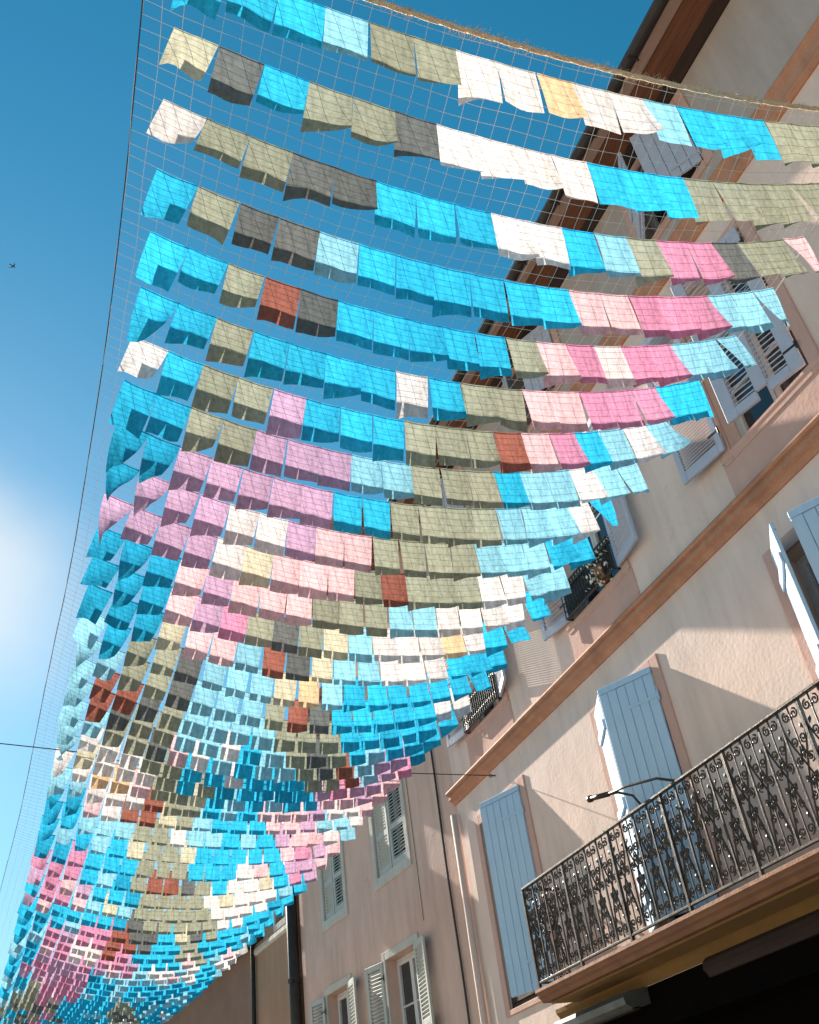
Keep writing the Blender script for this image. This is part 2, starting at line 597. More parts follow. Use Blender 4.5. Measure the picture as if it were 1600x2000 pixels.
def plank_leaf(parent, u, z0, ang, w, h, mat, n=5, v=0.02):
    """board shutter leaf hinged at u on the wall: rails and strap hinges carry planks"""
    fr = MB().box(0, w, -.0195, .0165, h - .066, h, .005).build('shutter', mat, parent)
    fr.location = (u, v, z0 + CZ)
    fr.rotation_euler = (0, 0, ang)
    pw = w / n
    src = None
    for k in range(n):
        if src is None:
            src = MB().box(.002, pw - .002, -.018, .014, .012, h - .07, .005).build('plank', mat, fr)
        else:
            share(src, fr, (k * pw, random.uniform(-.0025, .0025), random.uniform(-.003, .003)))
    for z in (h * .12, h * .5, h * .86):
        MB().box(.012, w - .012, -.042, -.0182, z - .05, z + .05, .006).build('batten', mat, fr)
    for z in (h * .14, h * .86):
        hg = MB()
        hg.box(-.015, w * .55, .0165, .021, z - .016, z + .016, .002)
        hg.tube([(-.012, .018, z - .05), (-.012, .018, z + .05)], .011, 6)
        hg.build('hinge', mat, fr)
    return fr


def louver_leaf(parent, u, z0, ang, w, h, mat, v=0.02, cols=1, mid=0.5, pitch=0.052, st=.065):
    """louvred shutter leaf: framed, with slats set at a slant"""
    m = MB()
    m.box(0, st, -.018, .018, 0, h, .005)
    m.box(w - st, w, -.018, .018, 0, h, .005)
    for c in range(1, cols):
        x = w * c / cols
        m.box(x - st / 2, x + st / 2, -.018, .018, .09, h - .07, .005)
    cw = w / cols
    xs = [(st if c == 0 else cw * c + st / 2, (w - st) if c == cols - 1 else cw * (c + 1) - st / 2) for c in range(cols)]
    for x0, x1 in xs:
        m.box(x0, x1, -.018, .018, 0, .1, .005)
        m.box(x0, x1, -.018, .018, h - .08, h, .005)
        m.box(x0, x1, -.018, .018, h * mid - .04, h * mid + .04, .005)
    fr = m.build('shutter', mat, parent)
    fr.location = (u, v, z0 + CZ)
    fr.rotation_euler = (0, 0, ang)
    for x0, x1 in xs:
        src = None
        for za, zb in ((.1, h * mid - .04), (h * mid + .04, h - .08)):
            k = max(1, int((zb - za) / pitch))
            p = (zb - za) / k
            for i in range(k):
                z = za + (i + .5) * p
                if src is None:
                    # slat tilted so that its street edge is lower
                    s = MB()
                    s.add([(x0, .016, -.018), (x1, .016, -.018), (x1, -.018, .016), (x0, -.018, .016),
                           (x0, .018, -.010), (x1, .018, -.010), (x1, -.016, .024), (x0, -.016, .024)],
                          [(0, 1, 2, 3), (4, 7, 6, 5), (0, 4, 5, 1), (3, 2, 6, 7), (0, 3, 7, 4), (1, 5, 6, 2)])
                    src = s.build('slat', mat, fr)
                    src.location = (0, 0, z)
                else:
                    share(src, fr, (0, 0, z))
    for z in (h * .12, h * .88):
        hg = MB()
        hg.tube([(-.012, .016, z - .04), (-.012, .016, z + .04)], .010, 6)
        hg.box(-.012, .12, .018, .022, z - .012, z + .012, .002)
        hg.build('hinge', 'iron_black', fr)
    return fr


PI = math.pi
# ================================================================== near townhouse
A = thing('townhouse', (5.6, 0, 0), PI / 2,
          'cream and pink townhouse with pale blue shutters, scrolled iron balcony and brown eave', 'house')
cols_u = [0.86, 3.94, 7.02, 10.10]
WW = 1.10
open1 = [(u, u + WW + (.17 if u > 10 else 0), 1.74, 3.95) for u in cols_u]
open2 = [(u, u + WW, 5.14, 6.95) for u in cols_u]
open3 = [(u, u + WW, 8.02, 8.98) for u in cols_u]
ends = (-4.0, 12.02)
wall_mesh(ends[0], ends[1], 1.40, 7.60, open1 + open2).build('wall', 'plaster_cream', A, fix=False)
wall_mesh(ends[0], ends[1], 7.60, 9.32, open3).build('attic_wall', 'plaster_taupe_shaded', A, fix=False)
# ground floor: dark shopfront, set back between piers
shop_open = [(-3.5, 0.6, -1.2, 1.05), (1.0, 4.6, -1.6, 1.05), (5.1, 9.3, -1.2, 1.05)]
wall_mesh(ends[0], 10.25, -1.6, 1.398, shop_open, depth=.45).build('shopfront', 'shop_black', A, fix=False)
wall_mesh(10.25, ends[1], -1.6, 1.398, []).build('pier', 'plaster_cream', A, fix=False)
for a, b, c, d in shop_open:
    MB(CZ).box(a - .02, b + .02, -.5, -.46, c, d).build('shop_blind', 'shop_black', A)
MB(CZ).prism_x([(-.01, 1.42), (.03, 1.42), (.07, 1.385), (.085, 1.33), (.055, 1.30), (.04, 1.27), (-.01, 1.27)], -3.9, 7.43).build('shop_moulding', 'wood_dark', A)

# apron panels below the upper windows and painted bands round all windows
for (u0, u1, c, d) in open2:
    MB(CZ).box(u0 - .16, u1 + .16, -.01, .012, 4.625, 5.07, .004).build('apron_panel', 'plaster_pink', A)
for ops, sill in ((open1, .06), (open2, .10), (open3, .10)):
    for o in ops:
        m = MB(CZ)
        surround(m, *o, .13, .022, sill)
        m.build('window_surround', 'plaster_pink', A)
for o in open2:
    MB(CZ).prism_x([(-.005, o[2] - .06), (.024, o[2] - .055), (.032, o[2] - .03), (.032, o[2] - .002), (-.005, o[2] + .004)],
                   o[0] - .15, o[1] + .15).build('sill', 'plaster_pink', A)
for o in open1:
    window(A, *o, sashes=2, bars=3, **(dict(depth=.02, mat='wood_dark') if o[0] > 10 else {}))  # farthest one: dark frame nearly flush, standing in for the shadowed gap
for o in open2:
    window(A, *o, sashes=2, bars=2)
for o in open3:
    window(A, *o, sashes=2, bars=0)

# cornice between the floors: two mouldings
cp = [(-.01, 4.64), (.125, 4.635), (.135, 4.61), (.125, 4.585), (.09, 4.575), (.09, 4.555), (.10, 4.545), (.10, 4.515),
      (.055, 4.495), (.03, 4.47), (.02, 4.45), (-.01, 4.45)]
MB(CZ).prism_x(cp, ends[0], 12.05).build('cornice', 'terracotta_paint', A)
bp = [(-.01, 7.68), (.075, 7.675), (.08, 7.64), (.05, 7.61), (.045, 7.47), (.06, 7.44), (.055, 7.40), (.02, 7.38), (-.01, 7.38)]
MB(CZ).prism_x(bp, ends[0], 12.03).build('string_course', 'terracotta_paint', A)

# eave: cove, boarded soffit, fascia, gutter, roof
EZ = 9.25
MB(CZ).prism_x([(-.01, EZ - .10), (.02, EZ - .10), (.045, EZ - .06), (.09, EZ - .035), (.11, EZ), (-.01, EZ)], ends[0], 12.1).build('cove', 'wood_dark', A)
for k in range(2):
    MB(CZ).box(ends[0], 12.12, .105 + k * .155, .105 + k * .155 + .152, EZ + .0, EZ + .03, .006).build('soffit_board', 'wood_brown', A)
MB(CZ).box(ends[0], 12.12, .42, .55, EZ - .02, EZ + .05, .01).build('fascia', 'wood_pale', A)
gm = MB(CZ)
gp = [(.552 + .065 + .068 * math.cos(t), EZ + .03 + .075 * math.sin(t)) for t in np.linspace(PI, 2 * PI, 9)]
gp2 = [(.552 + .065 + .060 * math.cos(t), EZ + .03 + .066 * math.sin(t)) for t in np.linspace(2 * PI, PI, 9)]
gm.prism_x(gp + gp2, ends[0], 12.15)
gut = gm.build('gutter', 'zinc_dark', A)
for u in np.arange(-3.5, 12, 0.9):
    MB(CZ).box(u - .012, u + .012, .548, .69, EZ - .052, EZ - .044).build('gutter_bracket', 'zinc_dark', gut)
MB(CZ).prism_x([(.55, EZ + .06), (.60, EZ + .10), (-3.0, EZ + 1.5), (-6.6, EZ + .10), (-6.6, EZ + .04), (-3.0, EZ + 1.4)], ends[0] - .1, 12.15).build('roof', 'roof_tile', A)

# shutters, first floor: board leaves pulled ajar
H1 = 2.24
R_ = math.radians
near_ang = [R_(27), R_(27), R_(27), R_(20)]
far_ang = [R_(45), R_(39), R_(25), R_(6)]
for i, u in enumerate(cols_u):
    s = plank_leaf(A, u, 1.76, near_ang[i], .62 if i < 3 else .70, H1, 'shutter_blue', 6, v=.03)
    if i < 3:
        plank_leaf(A, u + WW, 1.76, PI - far_ang[i], .53, H1, 'shutter_blue', 5, v=.03)
# second floor: louvred leaves
H2 = 1.80
louver_leaf(A, 3.96, 5.17, R_(14), .82, H2, 'shutter_lilac', cols=2, v=.03, st=.125)
louver_leaf(A, 5.06, 5.17, R_(8), .56, H2, 'shutter_lilac', v=.05, pitch=.032)
louver_leaf(A, 7.02, 5.17, R_(171), .52, H2, 'shutter_lilac', v=.04)
louver_leaf(A, 8.12, 5.17, R_(9), .52, H2, 'shutter_lilac', v=.04)
louver_leaf(A, 10.10, 5.17, R_(162), .52, H2, 'shutter_lilac', v=.04, pitch=.03)
louver_leaf(A, 11.20, 5.17, R_(8), .54, H2, 'shutter_lilac', v=.05)
louver_leaf(A, 0.86, 5.17, R_(170), .52, H2, 'shutter_lilac', v=.04)
louver_leaf(A, 1.96, 5.17, R_(9), .52, H2, 'shutter_lilac', v=.04)
# top floor
for i, u in enumerate(cols_u):
    plank_leaf(A, u, 8.0, R_(24 + 6 * (i % 2)), .55, .98, 'shutter_lilac', 5, v=.03)
    plank_leaf(A, u + WW, 8.0, PI - R_(42 - 8 * (i % 2)), .55, .98, 'shutter_lilac', 5, v=.03)

# black iron window guards of the two farther upper windows
for u in (7.02, 10.10):
    m = MB(CZ)
    a, b, z0, z1, y = u + .01, u + WW - .01, 5.16, 5.56, .10
    for z in (z0, z1, z1 - .07):
        m.tube([(a, -.02, z), (a, y, z), (b, y, z), (b, -.02, z)], .011, 4)
    n = 18
    for k in range(n + 1):
        x = a + (b - a) * k / n
        m.tube([(x, y, z0), (x, y, z1)], .0085, 4)
        if k < n:
            xc = x + (b - a) / n / 2
            m.tube([(xc + .022 * math.cos(t), y, z1 - .035 + .022 * math.sin(t)) for t in np.linspace(0, 2 * PI, 9)], .005, 3, cap=False)
            m.tube([(xc + .022 * math.cos(t), y, z0 + .12 + .045 * math.sin(t)) for t in np.linspace(0, 2 * PI, 9)], .006, 3, cap=False)
    gd = m.build('window_guard', 'iron_black', A)
    MB(CZ).box(a + .012, b - .012, y - .03, y - .024, z0 + .01, z1 - .02).build('guard_dark_sheet', 'iron_black', gd)  # black sheet added behind the bars to stand in for the dark interior

# balcony
BX0, BX1 = 1.2, 9.70
bo = .45
slab = MB(CZ)
slab.prism_x([(-.01, 1.655), (bo + .045, 1.655), (bo + .05, 1.625), (bo + .03, 1.605), (bo + .03, 1.585), (bo - .0, 1.565), (bo - .02, 1.53),
              (-.01, 1.53)], BX0 - .04, BX1 + .04)
bal = slab.build('balcony_slab', 'slab_brown', A)
MB(CZ).box(BX0 + .05, BX1 - .05, .06, bo - .06, 1.505, 1.531, .01).build('soffit_panel', 'ochre_paint', bal)
MB(CZ).prism_x([(-.005, 1.53), (.055, 1.53), (.05, 1.49), (.02, 1.45), (.015, 1.404), (-.005, 1.404)], BX0 - .04, 10.2).build('bed_moulding', 'ochre_paint', bal)
for u in (1.9, 4.0, 6.1, 8.2):
    pass

# railing: rails, posts and scroll panels
RZ0, RZ1 = 1.725, 2.635
rail = MB(CZ).box(BX0, BX1, bo - .022, bo + .022, RZ1, RZ1 + .028, .008)
rail.box(BX1 - .022, BX1 + .022, 0, bo - .023, RZ1 + .001, RZ1 + .027, .006)
rl = rail.build('railing', 'iron_black', A)
bt = MB(CZ).box(BX0, BX1, bo - .014, bo + .014, RZ0 - .022, RZ0, .004)
bt.box(BX1 - .014, BX1 + .014, 0, bo - .015, RZ0 - .021, RZ0 - .001, .004)
bt.build('bottom_rail', 'iron_black', rl)


def spiral(cx, cz, r0, a0, turns, sgn, n=16, shrink=.8):
    return [(cx + r0 * (1 - shrink * t) * math.cos(a0 + sgn * turns * 2 * PI * t),
             cz + r0 * (1 - shrink * t) * math.sin(a0 + sgn * turns * 2 * PI * t)) for t in np.linspace(0, 1, n)]


def scroll_panel_mesh(w, h):
    m = MB()
    t = .008

    def crv(p, r=t):
        m.tube([(x, 0.0, z) for x, z in p], r, 4)
    def leaf(x, z, dx, dz, wd):
        px, pz = -dz, dx
        m.add([(x, -.004, z), (x + dx * .4 + px * wd, 0, z + dz * .4 + pz * wd), (x + dx, -.002, z + dz), (x + dx * .4 - px * wd, 0, z + dz * .4 - pz * wd), (x + dx * .45, .007, z + dz * .45)],
              [(0, 1, 4), (1, 2, 4), (2, 3, 4), (3, 0, 4), (0, 3, 2, 1)])
    for s in (1, -1):
        c = w / 2
        # long crossing S stems
        crv([(c + s * (w / 2 - .006) * math.cos(PI * q) * (1 - .16 * math.sin(PI * q * 2)), h * q) for q in np.linspace(0, 1, 15)], .0095)
        # C scrolls at foot, middle, head
        crv(spiral(c + s * .046, .075, .040, -PI / 2, 1.35, s, 20))
        crv(spiral(c + s * .050, .255, .034, PI / 2, 1.3, s, 18))
        crv(spiral(c + s * .058, h * .5 + .055, .042, -PI / 2, 1.4, s, 20))
        crv(spiral(c + s * .034, h * .5 - .085, .026, PI / 2, 1.2, -s, 16))
        crv(spiral(c + s * .050, h - .255, .036, -PI / 2, 1.3, -s, 18))
        crv(spiral(c + s * .044, h - .07, .040, PI / 2, 1.35, -s, 20))
        # small tendrils
        crv([(c + s * (.012 + .05 * q), h * .33 + .10 * math.sin(q * 2.2)) for q in np.linspace(0, 1, 7)])
        crv([(c + s * (.012 + .05 * q), h * .67 - .10 * math.sin(q * 2.2)) for q in np.linspace(0, 1, 7)])
        leaf(c + s * .02, h * .40, s * .05, .045, .35)
        leaf(c + s * .02, h * .60, s * .05, -.045, .35)
        leaf(c + s * .055, h * .16, s * .03, .06, .3)
        leaf(c + s * .055, h * .84, s * .03, -.06, .3)
    crv([(w / 2, 0), (w / 2, h * .34)], .0075)
    crv([(w / 2, h), (w / 2, h * .66)], .0075)
    leaf(w / 2, h * .34, 0, .10, .28)
    leaf(w / 2, h * .66, 0, -.10, .28)
    leaf(w / 2, h * .93, 0, -.07, .3)
    return m


NP = 36
pw = (BX1 - BX0) / NP
src = scroll_panel_mesh(pw, RZ1 - RZ0).build('scroll_panel', 'iron_black', rl)
for k in range(NP):
    o = src if k == 0 else share(src, rl)
    o.location = (BX0 + k * pw, bo, RZ0 + CZ)
for k in range(NP + 1):
    thick = (k % 4 == 0)
    r = .016 if thick else .009
    p = MB(CZ).box(BX0 + k * pw - r, BX0 + k * pw + r, bo - r, bo + r, (1.655 if thick else RZ0), RZ1, .002).build('post' if thick else 'baluster', 'iron_black', rl)
for k in (1, 2):
    o = share(src, rl)
    o.scale = (.8, 1, 1)
    o.rotation_euler = (0, 0, -PI / 2)
    o.location = (BX1, bo - (k - 1) * .215, RZ0 + CZ)

# pilaster strips at the far end of the townhouse
MB(CZ).tube([(12.0, .08, -1.5), (12.0, .08, 4.3)], .045, 10).build('rain_pipe', 'plaster_cream', A, smooth=True)

# roller awning box over the corner of the shopfront
aw = thing('awning_box', (5.6, 9.4, CZ + 1.33), PI / 2, 'closed grey awning box under the far end of the balcony', 'awning')
MB().prism_x([(0.0, -.07), (.20, -.09), (.27, -.06), (.28, .0), (.22, .05), (0, .07)], -.95, .55).build('casing', 'zinc_grey', aw)
MB().box(-.93, .53, .10, .20, -.105, -.086, .008).build('front_bar', 'zinc_dark', aw)

# iron flag holder fixed to the top of the balcony railing
fb = thing('flagpole_holder', (5.6 - bo, 6.9, CZ + RZ1 + .02), PI / 2, 'forked black iron flagpole holder reaching out from the balcony top rail', 'bracket')
m = MB()
tip = (.66, .26, .21)
for s in (-.32, .26):
    m.tube([(s, 0, .0), (s * .7 + .10, .05, .10), (.30 + s * .25, .14, .16), (.48, .195, .18)], .012, 6)
m.build('arm', 'iron_black', fb, smooth=True)
MB().tube([(.45, .185, .178), tip], .024, 8).tube([(.64, .252, .206), (.68, .266, .213)], .032, 8).build('socket', 'iron_black', fb, smooth=True)

# flowering plant on the guard of the middle upper window
fp = thing('flowering_plant', (5.6 - .06, 7.30, CZ + 5.17), PI / 2, 'small white flowering plant hanging over the black window guard', 'plant')
MB().tube([(0, 0, 0), (0, 0, .18)], .075, 10, .095).build('pot', 'pot_clay', fp, smooth=True)
lm, pm = MB(), MB()
for k in range(150):
    a, r = random.uniform(0, 2 * PI), random.uniform(.02, .20)
    c = Vector((r * math.cos(a) * 1.15, r * math.sin(a) * .7 + .07, .18 + random.uniform(-.20, .17) - r * .3))
    d1 = Vector((random.gauss(0, 1), random.gauss(0, 1), random.gauss(0, 1))).normalized()
    d2 = d1.cross(Vector((random.gauss(0, 1), random.gauss(0, 1), random.gauss(0, 1)))).normalized()
    s = random.uniform(.018, .032)
    (pm if k % 2 else lm).add([tuple(c + d1 * s), tuple(c + d2 * s * .6), tuple(c - d1 * s), tuple(c - d2 * s * .6)], [(0, 1, 2, 3)])
tag(lm.build('leaves', 'leaf_green', fp, fix=False), kind='stuff')
tag(pm.build('blossoms', 'petal_white', fp, fix=False), kind='stuff')

# ================================================================== rose house beyond
BA = math.atan(.1)
B = thing('rose_house', (5.6, 12.40, 0), PI / 2 + BA, 'rose plastered house with grey louvred shutters past the townhouse corner', 'house')
bw_up = [(1.34, 2.44, 4.29, 5.75), (3.85, 4.78, 4.25, 5.72)]
bw_lo = [(1.42, 2.46, 1.15, 3.08), (3.92, 4.88, 1.15, 3.08)]
wall_mesh(-.36, 6.02, -1.6, 7.62, bw_up + bw_lo, depth=.22).build('wall', 'plaster_rose', B, fix=False)
wall_mesh(-.36, 2.78, 7.62, 9.30, [], back=6).build('attic_wall', 'plaster_rose', B, fix=False)
for o in bw_up + bw_lo:
    m = MB(CZ)
    surround(m, *o, .12, .03, .16)
    m.build('window_surround', 'stone_trim', B)
    window(B, *o, depth=.16, sashes=2, bars=2)
for a, b, c, d in bw_up:        # closed louvred pair
    louver_leaf(B, a + .01, c + .012, R_(2), (b - a) / 2 - .014, d - c - .03, 'shutter_grey', v=-.03, pitch=.05, mid=.42)
    louver_leaf(B, b - .01, c + .012, PI - R_(3), (b - a) / 2 - .014, d - c - .03, 'shutter_grey', v=-.03, pitch=.05, mid=.42)
for a, b, c, d in bw_lo:        # opened flat against the wall
    louver_leaf(B, a - .04, c + .012, PI - R_(10), .47, d - c - .02, 'shutter_grey', v=.05, pitch=.05, mid=.45)
    louver_leaf(B, b + .04, c + .012, R_(10), .47, d - c - .02, 'shutter_grey', v=.05, pitch=.05, mid=.45)
# deep boarded eave over the taller part, tile eave over the lower part
for k in range(5):
    MB(CZ).box(-.30, 2.80, -.05 + k * .28, -.05 + k * .28 + .276, 9.22, 9.26, .006).build('soffit_board', 'wood_brown', B)
MB(CZ).prism_x([(1.37, 9.20), (1.41, 9.38), (-2.5, 10.6), (-6.4, 9.4), (-6.4, 9.28), (1.35, 9.28)], -.32, 2.82).build('roof', 'roof_tile', B)
for k in range(2):
    MB(CZ).box(2.84, 6.1 + .002 * k, -.2, .2 + .2 * k, 7.58 + .13 * k + .001, 7.58 + .13 * (k + 1), .03).build('eave_course', 'roof_tile', B)
MB(CZ).prism_x([(.44, 7.85), (.47, 7.95), (-2.5, 8.9), (-6.4, 7.9)], 2.84, 6.12).build('lower_roof', 'roof_tile', B)
# wall cables and downpipe
MB(CZ).tube([(.145 + .012 * math.sin(z * 2.1), .03, z) for z in np.linspace(-1.4, 7.4, 40)], .016, 6).build('wall_cable', 'wire_dark', B)
MB(CZ).tube([(1.08 + .01 * math.sin(z * 1.3), .012, z) for z in np.linspace(3.3, 7.4, 24)], .005, 4).build('thin_cable', 'wire_dark', B)
dp = MB(CZ).tube([(6.14, .12, -1.5), (6.14, .12, 7.45)], .105, 12).build('downpipe', 'zinc_dark', B, smooth=True)
for z in (.6, 3.58, 6.2):
    MB(CZ).tube([(6.14, .12, z - .035), (6.14, .12, z + .035)], .122, 12).tube([(6.08, .12, z), (6.0, .24, z - .02)], .03, 8).build('clamp', 'zinc_dark', dp)

# ================================================================== houses farther down
C = thing('peach_house', (5.6 - .0995 * 6.30, 12.40 + .995 * 6.30, 0), PI / 2 + BA, 'narrow peach plastered house beyond the thick dark downpipe', 'house')
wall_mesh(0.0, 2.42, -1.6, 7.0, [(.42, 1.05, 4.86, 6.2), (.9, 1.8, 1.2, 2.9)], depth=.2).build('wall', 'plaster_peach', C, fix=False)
window(C, .42, 1.05, 4.86, 6.2, sashes=1, bars=1)
window(C, .9, 1.8, 1.2, 2.9)
m = MB(CZ)
surround(m, .42, 1.05, 4.86, 6.2, .09, .03, .12)
m.build('window_surround', 'stone_trim', C)
MB(CZ).prism_x([(-.01, 4.70), (.05, 4.70), (.06, 4.62), (.03, 4.58), (-.01, 4.58)], .02, 2.40).build('string_course', 'stone_trim', C)
MB(CZ).tube([(2.36, .07, -1.5), (2.36, .07, 6.9)], .045, 10).build('rain_pipe', 'zinc_dark', C, smooth=True)
MB(CZ).prism_x([(.55, 7.0), (.58, 7.12), (-2.5, 8.1), (-6.2, 7.1), (-6.2, 7.0)], -.02, 2.44).build('roof', 'roof_tile', C)
Dh = thing('brown_house', (5.6 - .0995 * 8.74, 12.40 + .995 * 8.74, 0), PI / 2 + BA + .02, 'low brown house with a dark eave near the end of the flags', 'house')
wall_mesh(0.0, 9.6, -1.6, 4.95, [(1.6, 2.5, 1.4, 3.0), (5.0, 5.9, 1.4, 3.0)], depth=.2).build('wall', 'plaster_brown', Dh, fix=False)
window(Dh, 1.6, 2.5, 1.4, 3.0)
window(Dh, 5.0, 5.9, 1.4, 3.0)
MB(CZ).box(-.6, 9.7, -.1, .42, 4.80, 4.93, .02).build('eave', 'wood_dark', Dh)
MB(CZ).prism_x([(.46, 4.94), (.48, 5.05), (-2.5, 6.1), (-6.0, 5.05), (-6.0, 4.96)], -.02, 9.62).build('roof', 'roof_tile', Dh)
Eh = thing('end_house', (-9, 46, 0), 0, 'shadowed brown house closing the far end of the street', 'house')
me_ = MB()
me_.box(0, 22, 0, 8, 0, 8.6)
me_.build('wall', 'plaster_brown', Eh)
rm_ = MB()
rm_.add([(-.4, -.5, 8.62), (22.4, -.5, 8.62), (22.4, 8.5, 8.62), (-.4, 8.5, 8.62), (1.5, 4, 10.4), (20.5, 4, 10.4)],
        [(0, 1, 5, 4), (1, 2, 5), (2, 3, 4, 5), (3, 0, 4), (0, 3, 2, 1)])
rm_.build('roof', 'roof_tile', Eh)
for k in range(6):
    for z in (2.2, 5.2):
        MB().box(1.8 + k * 3.4, 2.9 + k * 3.4, -.05, -.01, z, z + 1.7, .01).build('window', 'window_glass', Eh)

# ================================================================== net over the street
XR = 4.1
TAB = np.array([(-2, 1.11, 1.12, 1.21), (-1, 1.125, 1.125, 1.22), (0, 1.118, 1.088, 1.195), (1, 1.108, 1.044, 1.167), (2, 1.092, 1.019, 1.135), (3, 1.082, 1.007, 1.114), (4, 1.08, 0.999, 1.104), (5, 1.082, 0.996, 1.1), (6, 1.085, 0.995, 1.089), (7, 1.092, 0.997, 1.086), (8, 1.102, 1.0, 1.08), (9, 1.11, 0.999, 1.072), (10, 1.115, 0.998, 1.066), (12, 1.12, 1.002, 1.06), (13, 1.123, 1.004, 1.06), (15, 1.128, 0.988, 1.05), (16, 1.13, 0.986, 1.05), (18, 1.13, 1.002, 1.055), (20, 1.128, 1.027, 1.06), (22, 1.125, 1.052, 1.062), (23, 1.12, 1.055, 1.062), (24, 1.11, 1.043, 1.055), (26, 1.085, 1.012, 1.045), (28, 1.07, .982, 1.04), (30, 1.06, .96, 1.035), (32, 1.05, .945, 1.03), (35, 1.04, .935, 1.02), (40, 1.04, .94, 1.02), (45, 1.05, .965, 1.03), (50, 1.08, 1.0, 1.04), (64, 1.0, .92, .97)])
WIRE = np.array([(.2, .010), (.54, .0218), (.731, .0300), (1.097, .0356), (1.714, .0300), (2.27, .0096), (3.0, -.0156), (3.78, -.0576), (5, -.115), (7.8, -.22)])
XRT = np.array([(-2, 1.06), (3, 1.05), (5, 1.018), (7, 1.0), (24, 1.0), (37, .85), (50, .75), (64, .68)])
YT = np.array([(-2, .35), (-1, .42), (0, .482), (1, .563), (2, .645), (3, .733), (4, .826), (5, .925), (6, 1.022), (7, 1.124), (8, 1.230), (22, 2.728), (64, 7.56)])
_r = np.arange(-2, 64.01, .1)


def _smooth(a, sig):
    k = np.exp(-.5 * (np.arange(-30, 31) * .1 / sig) ** 2)
    k /= k.sum()
    p = np.concatenate([a[0] + (a[0] - a[30:0:-1]), a, a[-1] + (a[-1] - a[-2:-32:-1])])
    return np.convolve(p, k, 'valid')


_y = _smooth(np.interp(_r, YT[:, 0], YT[:, 1]), .6)
_z = [_smooth(np.interp(_r, TAB[:, 0], TAB[:, k]), .6) for k in (1, 2, 3)]
_w = _smooth(np.interp(_y, WIRE[:, 0], WIRE[:, 1]), 1.2)


def y_n(r): return np.interp(r, _r, _y)
def wire_x(r): return np.interp(r, _r, _w)
def left_x(r): return np.interp(r, [-2, 2, 4, 16, 23, 63], [.055, .06, .07, .068, .05, -.09])
def right_x(r): return np.interp(r, XRT[:, 0], XRT[:, 1])


def z_n(x, r):
    a, b, c = [np.interp(r, _r, q) for q in _z]
    return (a * (x - .5) * (x - 1.) / (.43 * .93) + b * (x - .07) * (x - 1.) / (.43 * -.5) + c * (x - .07) * (x - .5) / (.93 * .5))


def npt(x, r):
    """a point of the net: x across (in net widths), r counted in rows"""
    return (x * XR, float(y_n(r)) * XR, float(z_n(x, r)) * XR + CZ)


LAST = 57
net = thing('net', (0, 2, CZ + 4.3), 0, 'pale square-mesh net stretched over the street carrying the flags', 'net')
NL = Vector((0, 2, CZ + 4.3))
verts, faces = [], []


def strand(pts, r):
    o = len(verts)
    n = len(pts)
    P = np.array(pts)
    T = np.gradient(P, axis=0)
    T /= np.linalg.norm(T, axis=1)[:, None]
    up = np.array([0, 0, 1.0])
    S = np.cross(T, up)
    S /= np.linalg.norm(S, axis=1)[:, None]
    U = np.cross(S, T)
    for k, a in enumerate((PI / 2, PI / 2 + 2 * PI / 3, PI / 2 + 4 * PI / 3)):
        pass
    ring = [P + r * (math.cos(a) * S + math.sin(a) * U) for a in (PI / 2, PI / 2 + 2.094, PI / 2 + 4.189)]
    A_ = np.stack(ring, 1).reshape(-1, 3) - np.array(NL)
    verts.extend(map(tuple, A_))
    for i in range(n - 1):
        for k in range(3):
            k2 = (k + 1) % 3
            faces.append((o + 3 * i + k, o + 3 * i + k2, o + 3 * i + 3 + k2, o + 3 * i + 3 + k))


NC = 47
rr = np.arange(-.3, LAST + .01, .5)
for c in range(NC + 1):
    f = c / NC
    ph = random.uniform(0, 6)
    pts = []
    for r in rr:
        x = wire_x(r) + (right_x(r) + .015 - wire_x(r)) * f
        p = npt(x + .0015 * math.sin(r * 2.3 + ph), r)
        pts.append((p[0], p[1], p[2] + .004 * math.sin(r * 1.7 + ph)))
    strand(pts, .0014)
for k, r in enumerate(np.arange(-.2, LAST + .01, .2)):
    xs = np.linspace(wire_x(r), right_x(r) + .015, 25)
    j = random.uniform(-.02, .02)
    strand([npt(x, r + j + .012 * math.sin(x * 40 + k)) for x in xs], .0014)
me = bpy.data.meshes.new('mesh_cords')
me.from_pydata(verts, [], faces)
obj('mesh_cords', me, 'net_cord', net)


def rel(pts): return [tuple(Vector(p) - NL) for p in pts]


MB().tube(rel([npt(wire_x(r), r) for r in np.arange(-1.6, LAST + 2, .5)]), .0033, 5).build('edge_wire', 'wire_dark', net)
MB().tube(rel([npt(right_x(r) + .017, r) for r in np.arange(-.3, LAST, .5)]), .0035, 4).build('edge_cord', 'net_cord', net)

